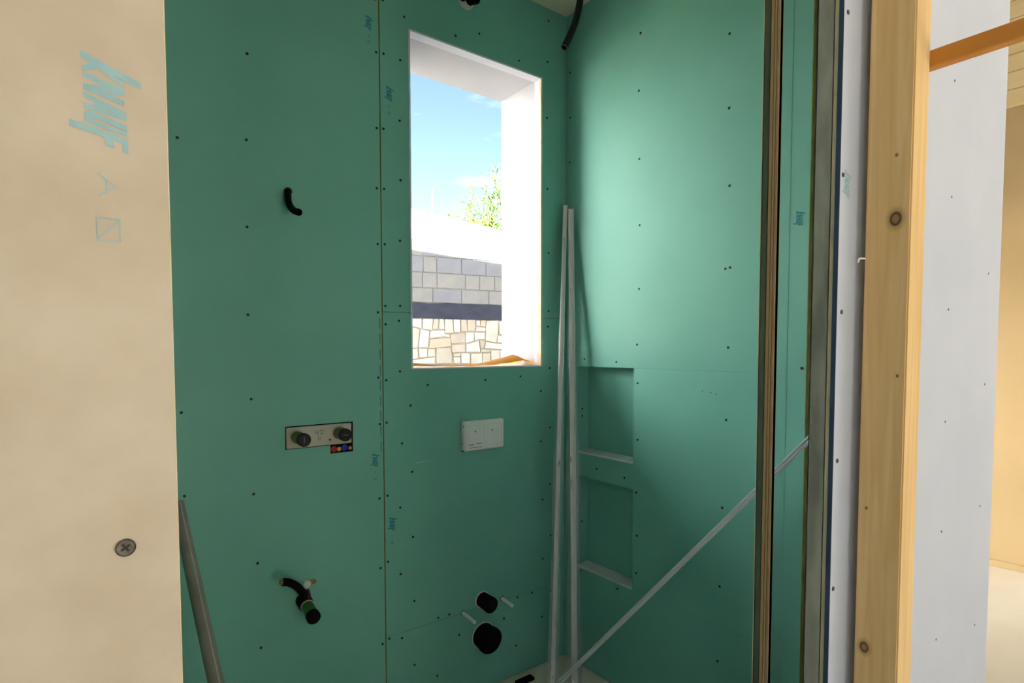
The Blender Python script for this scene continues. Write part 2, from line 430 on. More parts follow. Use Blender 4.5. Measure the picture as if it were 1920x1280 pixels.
# left bathroom wall and hall end walls
struct('wall_left', box(XL - 0.1, XL, YF + 0.126, YB + 0.018, 0, ZH), M['green'], 'green boarded left wall of the shower', cat='wall')
struct('wall_hall_left', sheet(YH, YO, 0.0, ZH, [(-1.2, -0.55, 0.8, 2.1)], XH0, XH0 - 0.2, lambda a, b, t: (t, a, b), 0), M['hall'], 'pale plastered end wall of the hall', cat='wall')  # window hole added to light the low bathroom walls through the doorway
wall_far = struct('wall_hall_right', box(XH1, XH1 + 0.2, YH, YO, 0, ZH), M['beige'], 'beige wall far beyond the white board', cat='wall')
for k in range(8):
    z0 = 2.740 + k * 0.1015
    mesh('plank', bbox(XH1 - 0.022, XH1, YH, YO - 0.002, z0, z0 + 0.0985, 0.003), M['plank'], wall_far)
mesh('skirting', bbox(XH1 - 0.015, XH1, YH, YO - 0.002, 0.0, 0.038, 0.003), M['beige'], wall_far)
# lintel over the added hall openings and the unseen storey above, its roof pitch shaped for the garden wall shadow
struct('wall_hall_front', sheet(XH0 - 0.2, XH1 + 0.2, 0.0, ZH, [(0.35, 1.15, -0.1, 2.20), (2.2, 4.3, -0.1, 2.40)], YH - 0.25, YH, lambda a, b, t: (a, t, b), 0), M['hall'], 'hall wall behind the viewer with openings added for daylight', cat='wall')  # unseen openings, added and sized to light the hall and back wall
struct('roof_sun_block', box(XH0 - 0.2, XH1 + 0.2, YH - 2.0, YH - 0.251, 2.50, 2.75), M['hall'], 'added slab out of view, cutting the sun patch in the hall', cat='roof')  # unseen slab added to shorten the sun patch inside the hall
def roofz(x): return 6.37 - 0.2125 * (x - 2.34)
xa, xb = XH0 - 0.2, 7.0
rv = [(x, y, z) for x in (xa, xb) for y in (YH - 0.25, YO + 0.015) for z in (ZH + 0.25, roofz(x))]
struct('roof', (rv, box(0, 1, 0, 1, 0, 1)[1]), M['render'], 'unseen upper storey, roof pitch shaped to shade the garden wall', cat='roof')
struct('floor_bounce_cut', box(XH0 - 2.0, XH1 + 2.0, YH - 6.0, YH, -0.16, -0.02), M['added_slab'], 'unseen slab added outside the hall, darkened to cut bounced light', cat='floor')  # unseen slab added, dark to weaken light bouncing up through the doorway
nb_ = struct('wall_sun_bounce', box(-10.0, 1.6, 9.0, 9.5, -0.2, 8.5), M['render'], 'added sunlit wall out of view, bouncing light onto the right wall', cat='wall')  # unseen wall added to bounce sunlight onto the bathroom's right wall
struct('ground', box(-30, 40, -40, 60, -0.40, -0.16), M['gravel'], 'pale gravel ground around the house', cat='ground')
# ------------------------------------------------------------------ screws
def screw_mesh(name, mat, r=0.0042):
    n = 10; V, F = [], []
    for rr, d in ((r * 1.0, 0.0), (r * 0.92, -0.0012), (r * 0.35, -0.0009), (r * 0.28, -0.0001)):
        for k in range(n):
            a = 2 * math.pi * k / n
            V.append((rr * math.cos(a), d, rr * math.sin(a)))
    for i in range(3):
        for k in range(n): F.append((i * n + k, i * n + (k + 1) % n, (i + 1) * n + (k + 1) % n, (i + 1) * n + k))
    F.append(tuple(3 * n + k for k in range(n)))
    me = bpy.data.meshes.new(name); me.from_pydata(V, [], F); me.materials.append(mat)
    return me
SCREW = screw_mesh('black_drywall_screw', M['screw'])
SCREW_G = screw_mesh('grey_drywall_screw', M['screw_grey'], 0.0036)
SCREW_P = screw_mesh('filled_screw_mark', M['screw_pale'], 0.0026)
# printed lettering, traced in units of the word's length: (along the reading direction, towards the letter tops)
LET = [[(248, 400), (287, 400), (388, 700), (350, 705)], [(285, 480), (328, 405), (352, 412), (318, 520)], [(308, 500), (372, 618), (396, 612), (338, 500)],
       [(358, 410), (388, 410), (442, 615), (408, 618)], [(428, 410), (455, 410), (500, 612), (470, 615)], [(408, 618), (446, 615), (455, 410), (424, 410)],
       [(468, 410), (494, 410), (570, 600), (535, 622)], [(526, 412), (550, 410), (582, 620), (542, 622)], [(500, 462), (545, 462), (556, 500), (512, 500)],
       [(560, 430), (586, 412), (640, 622), (608, 624)], [(606, 416), (634, 432), (666, 622), (646, 624)], [(560, 430), (580, 410), (615, 408), (634, 432), (612, 452), (576, 452)],
       [(628, 340), (664, 335), (712, 622), (682, 625)], [(690, 598), (758, 598), (766, 626), (690, 626)], [(690, 505), (738, 515), (742, 556), (690, 546)]]
def fatten(q, d):
    cx, cy = sum(p[0] for p in q) / len(q), sum(p[1] for p in q) / len(q)
    return [(x + math.copysign(d, x - cx), y + math.copysign(d * 0.4, y - cy)) for x, y in q]
LET = [fatten(q, -1.0 if 2 < i < 12 else 1.5) for i, q in enumerate(LET)]
def lettering(length, fn, mat, parent, wscale=1.0):
    V, F = [], []
    for i, q in enumerate(LET):
        n = len(V)
        for s, t in q: V.append(fn((s - 248) / 517 * length, (t - 400) / 517 * length * wscale, 0.00025 + i * 0.000012))
        F.append(tuple(range(n, n + len(q))))
    return mesh('printed_lettering', (V, F), mat, parent)
def strokes(lines, wd, fn, mat, parent, name='printed_symbol'):
    V, F = [], []
    for i, (a, b) in enumerate(lines):
        a, b = Vector(a), Vector(b); d = (b - a).normalized() * wd / 2; s = Vector((-d.y, d.x)); n = len(V)
        for p in (a - d + s, b + d + s, b + d - s, a - d - s): V.append(fn(p.x, p.y, 0.00025 + i * 0.00001))
        F.append((n, n + 1, n + 2, n + 3))
    return mesh(name, (V, F), mat, parent)
# ------------------------------------------------------------------ back wall boards
fb = lambda a, b, t: (a, t, b)
g = 0.0022
VX0, VX1, VZ0, VZ1 = 0.485, 0.699, 1.017, 1.088     # shower valve cut-out
holeW = (WX0, WX1, WZ0, WZ1)
panels_b = [
    (XL, JX - g, 0.004, ZC, [(VX0, VX1, VZ0, VZ1), (0.624, VX1, 0.990, VZ0 + 0.001)]),
    (JX + g, XR - 0.001, 1.4495 + 0.0010, ZC, [holeW]),
    (JX + g, XR - 0.001, 0.331 + 0.0004, 1.4495 - 0.0010, [holeW]),
    (JX + g, XR - 0.001, 0.004, 0.331 - 0.0004, [])]
GP = []
for (a0, a1, b0, b1, hs) in panels_b:
    GP.append(mesh('gypsum_panel', sheet(a0, a1, b0, b1, hs, YB, YB + T, fb), [M['green'], M['green_edge']], wall_back))
mesh('joint_backing', box(JX - g, JX + g, YB + 0.0016, YB + 0.010, 0.0, ZC), M['green_edge'], wall_back)
mesh('joint_gap', box(JX + 0.0002, JX + 0.0012, YB + 0.0012, YB + 0.0020, 0.0, ZC), M['screw'], wall_back)
S1 = [(0.4, 2.173), (0.393, 1.928), (0.39, 1.679), (0.387, 1.425), (0.391, 1.178), (0.392, 0.895), (0.399, 0.685), (0.403, 0.425), (0.219, 1.897), (0.211, 1.15), (0.213, 0.917), (0.795, 2.296), (0.794, 2.052), (0.792, 1.856), (0.793, 1.673), (0.791, 1.447), (0.79, 1.229), (0.793, 1.072), (0.789, 0.819), (0.79, 0.579), (0.794, 0.313), (0.821, 2.299), (0.818, 2.055), (0.818, 1.858), (0.818, 1.675), (0.818, 1.469), (0.818, 1.408), (0.818, 1.219), (0.818, 1.075), (0.818, 0.824), (0.817, 0.595), (0.819, 0.324), (0.793, 2.464), (0.82, 2.471), (0.897, 2.443), (0.881, 2.296), (0.877, 2.095), (0.878, 1.897), (0.874, 1.693), (0.872, 1.472), (0.867, 1.421), (0.869, 1.248), (1.099, 2.445), (1.201, 2.485), (1.385, 2.442), (1.535, 2.641), (1.53, 2.48), (1.528, 2.258), (1.531, 1.975), (1.538, 1.716), (1.538, 1.48), (1.535, 1.416), (1.545, 1.245), (1.497, 1.151), (1.548, 0.998), (1.498, 0.944), (1.547, 0.76), (1.507, 0.701), (0.976, 1.197), (1.223, 1.206), (1.392, 1.215), (0.908, 1.128), (0.874, 0.998), (0.912, 0.894), (0.865, 0.775), (0.913, 0.662), (0.864, 0.54), (0.916, 0.431), (0.867, 0.311), (0.914, 0.199), (1.006, 0.127), (1.012, 0.342), (1.058, 0.342), (1.101, 0.251), (1.376, 0.322), (1.452, 0.322), (1.551, 0.306), (1.551, 0.541), (1.509, 0.451), (1.505, 0.206), (1.309, 0.254), (1.369, 0.125)]
for x, z in S1:
    p = GP[0] if x < JX else (GP[1] if z > 1.4495 else GP[2] if z > 0.331 else GP[3])
    inst('screw', SCREW, p, (x, YB, z), (0, random.uniform(0, 3), 0))
def print_back(x, ztop, L, parent):
    lettering(L, lambda s, t, e: (x - 0.010 + t, YB - e, ztop - s), M['print_teal'], parent, 1.0)
    strokes([((L * 1.25, 0.004), (L * 1.36, 0.009)), ((L * 1.36, 0.009), (L * 1.47, 0.004))], 0.0012, lambda s, t, e: (x - 0.006 + t, YB - e, ztop - s), M['print_teal'], parent)
    strokes([((L * 1.7, 0.003), (L * 1.7, 0.010)), ((L * 1.7, 0.010), (L * 1.86, 0.010)), ((L * 1.86, 0.010), (L * 1.86, 0.003)), ((L * 1.86, 0.003), (L * 1.7, 0.003)), ((L * 1.86, 0.003), (L * 1.7, 0.010))], 0.001, lambda s, t, e: (x - 0.006 + t, YB - e, ztop - s), M['print_teal'], parent)
print_back(0.769, 2.405, 0.047, GP[0])
print_back(0.774, 0.975, 0.049, GP[0])
print_back(0.838, 2.199, 0.050, GP[1])
print_back(0.833, 0.748, 0.050, GP[2])
for i in range(9):
    z = 1.43 - i * 0.052
    mesh('printed_dash', ([(0.7945, YB - 0.0003, z), (0.7985, YB - 0.0003, z - 0.004), (0.7985, YB - 0.0003, z - 0.040), (0.7955, YB - 0.0003, z - 0.036)], [(0, 1, 2, 3)]), M['print_teal'], GP[0])
V, F = [], []
for i in range(5):
    x = 0.923 + i * 0.0148; n = len(V)
    V += [(x, YB - 0.0004, 0.922 + i * 0.0004), (x + 0.011, YB - 0.0004, 0.9235), (x + 0.012, YB - 0.0004, 0.9255), (x + 0.002, YB - 0.0004, 0.9245)]
    F.append((n, n + 1, n + 2, n + 3))
mesh('chalk_mark', (V, F), M['foam'], GP[2])
# ------------------------------------------------------------------ window lining
win = struct('window_1', sheet(WX0 + 0.0002, WX1 - 0.0002, WZ0 + 0.0002, WZ1 - 0.0002, [(WX0 + 0.006, WX1 - 0.006, WZ0 + 0.004, WZ1 - 0.006)], YB - 0.001, YB + 0.040, fb, 0), M['lining'], 'unglazed window opening with pale lining in the green wall', cat='window')
def irregular_rim():
    V, F = [], []
    z = WZ0
    pts = []
    while z < WZ1:
        pts.append((z, 0.003 + 0.004 * random.random() + (0.006 if z < 1.65 else 0))); z += 0.045
    pts.append((WZ1, 0.003))
    for z, wd in pts:
        V += [(WX1 - 0.0062, YB - 0.0015, z), (WX1 - 0.0064, YB - 0.0015 + wd * 2.2, z), (WX1 + 0.0015, YB - 0.0015, z)]
    for i in range(len(pts) - 1):
        a = i * 3
        F += [(a, a + 1, a + 4, a + 3), (a + 2, a, a + 3, a + 5)]
    return V, F
mesh('plaster_rim', irregular_rim(), M['rim'], win)
# ------------------------------------------------------------------ right wall boards and niches
fr = lambda a, b, t: (t, a, b)
NY0, NY1 = 1.429, 1.729
YE = 0.796                                           # near edge of the boards
NZ = [(0.421, 0.799), (0.900, 1.2525)]
niches = [(NY0, NY1, a, b) for a, b in NZ]
RP = []
for (b0, b1, hs) in ((1.2525 + 0.0002, ZC, []), (0.421, 1.2525 - 0.0002, niches), (0.004, 0.421 - 0.0006, [])):
    RP.append(mesh('gypsum_panel', sheet(YE, YB - 0.0008, b0, b1, hs, XR, XR + T, fr), [M['green'], M['green']], wall_right))
mesh('board_edge', box(XR - 0.0012, XR + T, YE - 0.0022, YE - 0.0002, 0.004, ZC), M['green_edge'], wall_right)
for z0, z1 in NZ:
    nb = XR + 0.0605
    mesh('niche_back', box(nb, nb + 0.003, NY0 - 0.01, NY1 + 0.01, z0 - 0.01, z1 + 0.01), M['green'], wall_right)
    mesh('niche_side', box(XR + T + 0.0002, nb, NY1, NY1 + 0.010, z0, z1 + 0.01), M['green'], wall_right)
    mesh('niche_side', box(XR + T + 0.0002, nb, NY0 - 0.010, NY0, z0, z1 + 0.01), M['green'], wall_right)
    mesh('niche_head', box(XR + T + 0.0002, nb, NY0 - 0.01, NY1 + 0.01, z1, z1 + 0.010), M['green'], wall_right)
    ns = 12; V, F = [], []
    for i in range(ns + 1):
        y = NY0 + (NY1 - NY0) * i / ns
        e = random.uniform(-0.0012, 0.002)
        V += [(XR - 0.001 - e, y, z0 + 0.0030), (nb, y, z0 + 0.006), (XR - 0.001 - e * 0.6, y, z0 - 0.005)]
    for i in range(ns):
        a = i * 3
        F += [(a, a + 1, a + 4, a + 3), (a + 2, a, a + 3, a + 5)]
    mesh('dusty_shelf', (V, F), M['green_dusty'], wall_right)
# taper shadow line along the board's long edge
mesh('board_taper', ([(XR - 0.0006, 0.853, 0.004), (XR - 0.0006, 0.853, ZC), (XR + 0.0003, 0.848, ZC), (XR + 0.0003, 0.848, 0.004), (XR - 0.0015, YE, ZC), (XR - 0.0015, YE, 0.004)], [(0, 1, 2, 3), (3, 2, 4, 5)]), M['green'], wall_right)
S2 = [(1.782, 2.457), (1.78, 2.275), (1.782, 2.094), (1.411, 2.455), (1.416, 2.255), (1.411, 2.011), (1.407, 1.773), (1.407, 1.543), (1.414, 1.34), (1.054, 2.3), (1.052, 2.073), (1.046, 1.833), (1.056, 1.577), (1.04, 1.579), (1.042, 1.328), (1.69, 1.282), (1.516, 1.274), (1.41, 1.198), (1.408, 0.988), (1.412, 0.79), (1.407, 0.629), (1.408, 0.487), (1.045, 1.098), (1.054, 0.813), (1.059, 0.554), (1.062, 0.304), (1.706, 0.403), (1.501, 0.395), (1.618, 0.844), (1.47, 0.835), (0.808, 1.269)]
for y, z in S2:
    p = RP[0] if z > 1.2525 else RP[1] if z > 0.421 else RP[2]
    xx = XR - 0.0016 if y < 0.82 else XR
    inst('screw', SCREW, p, (xx, y, z), (0, random.uniform(0, 3), -math.pi / 2))
for y, z in ((1.134, 1.185), (1.103, 1.182), (1.082, 1.179)):
    o = inst('screw', SCREW_G, RP[1], (XR, y, z), (0, 0.4, -math.pi / 2)); o.scale = (0.6, 0.6, 0.6)
for z in (1.075, 1.045, 0.60):
    inst('screw', SCREW, wall_right, (XR + 0.026, NY1, z), (0, 0, 0))
def print_right(y, ztop, L, parent):
    lettering(L, lambda s, t, e: (XR - 0.0016 - e, y + 0.008 - t, ztop - s), M['print_teal'], parent, 1.0)
print_right(0.826, 1.714, 0.045, RP[0])
# wall_right studs behind the boards
for y in (YE - 0.012, 1.05, 1.41):
    mesh('steel_stud', box(XR + 0.013, XR + 0.0585, y - 0.02, y + 0.02, 0, ZC) if y != 1.41 else box(XR + 0.013, XR + 0.0585, 1.376, 1.416, 0, ZC), M['zinc'], wall_right)
# ------------------------------------------------------------------ front wall (hall side) around the doorway
ff = lambda a, b, t: (a, t, b)
wall_front = struct('wall_front', box(XL, DX0 - 0.004, YF + 0.014, YF + 0.125, 0, ZC), M['gyps'], 'front wall of the bathroom with white boards facing the hall', cat='wall')
pl = mesh('gypsum_board', sheet(XH0, DX0, 0.004, ZH, [], YF, YF + T, ff), [M['warm_lit'], M['cream_edge']], wall_front)
tag(pl, 'plasterboard with painted warm light, pale blue lettering and a screw')
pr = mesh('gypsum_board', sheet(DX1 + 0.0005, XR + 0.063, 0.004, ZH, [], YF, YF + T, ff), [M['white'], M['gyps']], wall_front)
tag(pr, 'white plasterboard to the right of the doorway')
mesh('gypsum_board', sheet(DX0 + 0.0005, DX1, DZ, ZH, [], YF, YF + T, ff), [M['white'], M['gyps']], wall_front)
mesh('door_header', box(DX0, DX1, YF + 0.014, YF + 0.125, DZ, ZC), M['gyps'], wall_front)
mesh('edge_strip', box(DX1 - 0.0008, DX1 + 0.0008, YF + 0.0002, YF + 0.0066, 0.004, DZ), M['edge_blue'], wall_front)  # dark slate blue strip along the board's doorway edge
mesh('wrapped_edge', bbox(DX0 - 0.0002, DX0 + 0.0006, YF - 0.0002, YF + T, 0.004, DZ, 0.0002), M['cream_edge'], wall_front)
for x, z in ((0.891, 1.578), (0.897, 1.379), (0.895, 1.157), (0.892, 0.963), (0.894, 1.81)):
    inst('screw', SCREW_G, pr, (x + 0.004, YF, z), (0, 0.4, 0))
for x, z in ((1.351, 1.837), (1.355, 1.618), (1.606, 1.49), (1.358, 1.401), (1.608, 1.245), (1.361, 1.18), (1.605, 0.971), (1.361, 0.96), (1.598, 0.7), (1.351, 0.743)):
    inst('screw', SCREW_P, pr, (x, YF, z), (0, 0.4, 0))
lettering(0.041, lambda s, t, e: (0.899 + t, YF - e, 1.587 - s), M['print_blue'], pr)
lettering(0.051, lambda s, t, e: (0.003 + t * 0.9, YF - e, 1.485 - s), M['print_blue'], pl)
fl = lambda s, t, e: (t, YF - e, s)
strokes([((1.421, 0.009), (1.415, 0.0168)), ((1.415, 0.0168), (1.409, 0.009)), ((1.4185, 0.0126), (1.4115, 0.0126))], 0.0009, fl, M['print_line'], pl)
strokes([((1.397, 0.008), (1.397, 0.018)), ((1.397, 0.018), (1.385, 0.018)), ((1.385, 0.018), (1.385, 0.008)), ((1.385, 0.008), (1.397, 0.008)), ((1.386, 0.0085), (1.396, 0.0175))], 0.0008, fl, M['print_line'], pl)
# big countersunk screw with a cross recess on the left board
V, F = [], []
n = 24; R0 = 0.0043
for rr, d in ((R0 * 1.18, 0.0), (R0 * 1.02, 0.0008), (R0, 0.0004), (R0 * 0.5, 0.0008)):
    for k in range(n):
        a = 2 * math.pi * k / n; V.append((0.016 + rr * math.cos(a), YF - 0.0009 + d, 1.212 + rr * math.sin(a)))
for i in range(3):
    for k in range(n): F.append((i * n + k, i * n + (k + 1) % n, (i + 1) * n + (k + 1) % n, (i + 1) * n + k))
F.append(tuple(3 * n + k for k in range(n)))
big = mesh('screw', (V, F), M['screw_grey'], pl)
V, F = [], []
for a in (0.6, 0.6 + math.pi / 2):
    c, s = math.cos(a), math.sin(a); n = len(V)
    for u, v in ((-0.0026, -0.0006), (0.0026, -0.0006), (0.0026, 0.0006), (-0.0026, 0.0006)):
        V.append((0.016 + u * c - v * s, YF - 0.0006 - a * 0.00005, 1.212 + u * s + v * c))
    F.append((n, n + 1, n + 2, n + 3))
mesh('cross_recess', (V, F), M['screw'], big)
# ------------------------------------------------------------------ pocket door frame in the right of the doorway
pf = empty('pocket_door_frame', (0.90, 0.46, 0), 'steel and plywood pocket door uprights in front of the lit green wall', 'door frame')
def channel(x0, y0, y1, depth, t=0.0012):
    """C section, web towards -X"""
    return merge(box(x0, x0 + t, y0, y1, 0.0, ZC - 0.002), box(x0, x0 + depth, y0, y0 + t, 0.0, ZC - 0.002), box(x0, x0 + depth, y1 - t, y1, 0.0, ZC - 0.002))
mesh('steel_channel', channel(0.888, 0.4028, 0.4275, 0.05), M['zinc'], pf)
mesh('steel_channel', channel(0.8885, 0.500, 0.5115, 0.009), M['zinc_dark'], pf)
mesh('channel_lip', box(0.8880, 0.8975, 0.5116, 0.5126, 0.0, ZC - 0.002), M['cream_edge'], pf)
plyp = mesh('plywood_strip', box(0.8895, 0.8965, 0.4852, 0.4995, 0.0, ZC - 0.002), M['ply_b'], pf)
for y0, y1 in ((0.4852, 0.4886), (0.4900, 0.4932), (0.4946, 0.4992)):
    mesh('ply', box(0.887, 0.897, y0, y1, 0.0, ZC - 0.002), M['ply_a'], plyp)
mesh('head_track', box(0.888, XR - 0.004, 0.4055, 0.5125, DZ + 0.02, DZ + 0.06), M['zinc'], pf)
# ------------------------------------------------------------------ timber post, batten, nail in the hall
post = mesh('timber_post', bbox(0.945, 1.000, 0.319, 0.378, 0.0, 2.75, 0.002, 2), M['pine'])
tag(post, 'upright pine post with dark knots beside the doorway', 'post')
bat = mesh('timber_batten', bbox(1.0005, 1.019, -1.15, 0.372, 1.7345, 1.7590, 0.0015), M['batten'])
tag(bat, 'orange brown batten fixed across the top of the pine post', 'batten')
peg = mesh('bent_nail', tube(spline([(0.953, 0.372, 1.4595), (0.940, 0.380, 1.4600), (0.932, 0.380, 1.4585), (0.9285, 0.380, 1.4530)], 5), 0.0014, 8), M['offwhite'], smooth=True)
tag(peg, 'small bent white wire stub sticking out behind the post', 'nail')
# ------------------------------------------------------------------ shower valve
v = empty('shower_valve', (0.59, YB, 1.017), 'built-in shower valve with two black capped green sleeves', 'valve')
mesh('mounting_box', box(VX0 - 0.004, VX1 + 0.004, YB + 0.0122, YB + 0.0195, 0.985, VZ1 + 0.004), M['rubber'], v)
plate = mesh('mounting_plate', bbox(VX0 + 0.004, VX1 - 0.004, YB + 0.001, YB + 0.0124, VZ0 + 0.001, VZ1 - 0.004, 0.002), M['offwhite2'], v)
strokes([((0.578, 1.068), (0.578, 1.056)), ((0.586, 1.068), (0.586, 1.056)), ((0.578, 1.062), (0.586, 1.062)), ((0.592, 1.068), (0.602, 1.068)), ((0.592, 1.056), (0.602, 1.056)), ((0.597, 1.068), (0.597, 1.056))], 0.0016, lambda s, t, e: (s, YB + 0.001 - e, t), M['greyprint'], plate)
strokes([((0.586, 1.047), (0.594, 1.047)), ((0.594, 1.047), (0.594, 1.038)), ((0.594, 1.038), (0.586, 1.038)), ((0.586, 1.038), (0.586, 1.047))], 0.0016, lambda s, t, e: (s, YB + 0.001 - e, t), M['greyprint'], plate)
dot = tube([(0.623, YB + 0.002, 1.035), (0.623, YB - 0.001, 1.035)], 0.0035, 12)
mesh('red_button', dot, M['red'], v)
for x, z, y1 in ((0.522, 1.052, 1.737), (0.654, 1.054, 1.749)):
    sl = mesh('valve_sleeve', tube([(x, YB + 0.001, z), (x, y1 + 0.010, z)], 0.0185, 24), M['pvcgreen'], v, True)
    mesh('collar', tube([(x, YB + 0.0009, z), (x, YB - 0.003, z)], 0.021, 24), M['brass'], sl, True)
    cp = mesh('valve_cap', tube([(x, y1 + 0.012, z), (x, y1 + 0.002, z), (x, y1, z)], [0.0205, 0.0205, 0.0188], 24), M['black'], v, True)
    mesh('cap_slot', box(x - 0.001, x + 0.001, y1 - 0.0012, y1 + 0.0004, z - 0.009, z + 0.009) if x < 0.6 else box(x - 0.009, x + 0.009, y1 - 0.0012, y1 + 0.0004, z - 0.001, z + 0.001), M['greyprint'], cp)
mesh('supply_cap', tube([(0.637, YB + 0.012, 1.003), (0.637, YB + 0.004, 1.003), (0.637, YB + 0.003, 1.003)], [0.0105, 0.0105, 0.008], 16), M['red'], v, True)
mesh('supply_cap', tube([(0.672, YB + 0.012, 1.004), (0.672, YB + 0.004, 1.004), (0.672, YB + 0.003, 1.004)], [0.0105, 0.0105, 0.008], 16), M['blue'], v, True)
mesh('supply_nipple', tube([(0.654, YB + 0.012, 1.001), (0.654, YB + 0.005, 1.001)], 0.007, 12), M['brass'], v, True)
mesh('supply_nipple', tube([(0.691, YB + 0.012, 1.001), (0.691, YB + 0.005, 1.001)], 0.006, 12), M['brass'], v, True)
# ------------------------------------------------------------------ flush plate cover
fp = empty('flush_plate_cover', (1.204, YB, 0.946), 'white boxed flush plate cover on the green wall below the window', 'flush plate')
FY = 1.784
mesh('box_rim', merge(bbox(1.1135, 1.294, FY, YB - 0.0004, 0.946, 1.056, 0.003, 2)), M['offwhite'], fp)
for x0, x1 in ((1.131, 1.197), (1.2015, 1.279)):
    pn = mesh('cover_panel', bbox(x0, x1, FY - 0.0022, FY + 0.002, 0.9625, 1.0405, 0.0012), M['offwhite'], fp)
    xs = x0 + (0.030 if x0 < 1.15 else 0.036)
    mesh('screw_hole', tube([(xs, FY - 0.0014, 1.017), (xs, FY - 0.0027, 1.017)], 0.0032, 12), M['greyprint'], pn)
mesh('frame_bar', merge(bbox(1.120, 1.288, FY - 0.003, FY + 0.002, 1.0415, 1.050, 0.001), bbox(1.120, 1.288, FY - 0.003, FY + 0.002, 0.952, 0.9610, 0.001), bbox(1.120, 1.129, FY - 0.003, FY + 0.002, 0.9615, 1.041, 0.001), bbox(1.281, 1.288, FY - 0.003, FY + 0.002, 0.9615, 1.041, 0.001)), M['offwhite'], fp)
mesh('red_print', box(1.133, 1.155, FY - 0.0026, FY - 0.0021, 0.967, 0.9695), M['red'], fp)
mesh('grey_print', merge(box(1.133, 1.193, FY - 0.0034, FY - 0.0029, 0.9572, 0.9586), box(1.165, 1.190, FY - 0.0026, FY - 0.0021, 0.970, 0.9722)), M['greyprint'], fp)
for sb_ in ((1.1128, 1.1140, FY + 0.004, FY + 0.007, 1.034, 1.042), (1.1128, 1.114, FY + 0.014, FY + 0.018, 0.970, 0.974), (1.1128, 1.120, FY + 0.004, FY + 0.0205, 0.9452, 0.9475)):
    mesh('side_slot', box(*sb_), M['black'], fp)
# ------------------------------------------------------------------ toilet outlets and bolts
dr = empty('toilet_drain', (1.212, YB, 0.216), 'large black toilet drain stub low on the green wall', 'pipe')
mesh('cut_hole', tube([(1.209, YB + 0.002, 0.218), (1.209, YB - 0.0006, 0.218)], 0.051, 32), M['foam'], dr)
mesh('pipe', tube([(1.210, YB + 0.001, 0.217), (1.210, 1.770, 0.215)], 0.0475, 32), M['rubber'], dr, True)
mesh('seal_cap', tube([(1.212, 1.772, 0.214), (1.212, 1.757, 0.213), (1.212, 1.754, 0.213)], [0.0505, 0.0505, 0.046], 32), M['rubber'], dr, True)
fpz = empty('flush_pipe', (1.209, YB, 0.357), 'small black flush pipe stub above the large drain', 'pipe')
mesh('cut_hole', tube([(1.207, YB + 0.002, 0.359), (1.207, YB - 0.0006, 0.359)], 0.033, 28), M['foam'], fpz)
mesh('pipe', tube([(1.207, YB + 0.001, 0.358), (1.209, 1.760, 0.355)], 0.0285, 28), M['rubber'], fpz, True)
mesh('seal_cap', tube([(1.209, 1.762, 0.355), (1.209, 1.750, 0.3545), (1.209, 1.747, 0.3545)], [0.0305, 0.0305, 0.027], 28), M['rubber'], fpz, True)
for x, z, y1, lb in ((1.300, 0.338, 1.738, 'white sleeved mounting bolt to the right of the flush pipe'), (1.118, 0.331, 1.725, 'white sleeved mounting bolt to the left of the drain')):
    b = empty('mounting_bolt', (x, YB, z), lb, 'bolt', 'toilet mounting bolts')
    mesh('sleeve', tube([(x, YB + 0.001, z), (x, y1, z - 0.006)], 0.0068, 16, True, 0.0026), M['offwhite'], b, True)
    mesh('hole_rim', tube([(x, YB + 0.001, z), (x, YB - 0.0012, z)], 0.0105, 16), M['greyprint'], b)
# ------------------------------------------------------------------ shower elbow conduit, basin outlet, ceiling conduits
el = empty('shower_conduit', (0.507, YB, 1.788), 'bent black conduit stub high on the left green board', 'conduit')
ep = spline([(0.507, YB + 0.002, 1.800), (0.502, 1.790, 1.782), (0.498, 1.770, 1.757), (0.504, 1.748, 1.733), (0.515, 1.722, 1.722)], 7)
mesh('hose', tube(ep, [0.0098 + 0.0006 * (i % 2) for i in range(len(ep))], 16, True, 0.0075), M['rubber'], el, True)
mesh('hole_rim', tube([(0.507, YB + 0.002, 1.800), (0.507, YB - 0.001, 1.799)], 0.0125, 16), M['black'], el)
ou = empty('basin_outlet', (0.533, YB, 0.536), 'green capped outlet stub with a bent black hose low on the wall', 'pipe')
sl = mesh('sleeve', tube([(0.5335, YB + 0.001, 0.5365), (0.5335, 1.722, 0.517)], 0.0185, 24), M['pvcgreen'], ou, True)
mesh('clear_ring', tube([(0.5335, 1.776, 0.5295), (0.5335, 1.772, 0.5286)], 0.0205, 24), M['offwhite2'], sl, True)
mesh('socket', tube([(0.530, YB + 0.001, 0.540), (0.532, 1.778, 0.531)], [0.0235, 0.0225], 24), M['rubber'], ou, True)
mesh('cap', tube([(0.5335, 1.728, 0.5185), (0.5335, 1.712, 0.5150), (0.5335, 1.709, 0.5145)], [0.0205, 0.0210, 0.0185], 24), M['rubber'], ou, True)
hp = spline([(0.531, 1.792, 0.549), (0.519, 1.769, 0.575), (0.496, 1.753, 0.608), (0.468, 1.738, 0.632), (0.450, 1.737, 0.637)], 7)
hose = mesh('hose', tube(hp, [0.0112 + 0.0006 * (i % 2) for i in range(len(hp))], 16, True, 0.008), M['rubber'], ou, True)
mesh('torn_end', tube([(0.451, 1.737, 0.637), (0.4435, 1.7365, 0.638)], [0.0112, 0.007], 9, True, 0.004), M['ochre'], hose)
mesh('seal', tube([(0.541, 1.800, 0.566), (0.538, 1.784, 0.556), (0.536, 1.776, 0.545)], [0.008, 0.0095, 0.006], 12), M['maroon'], ou, True)
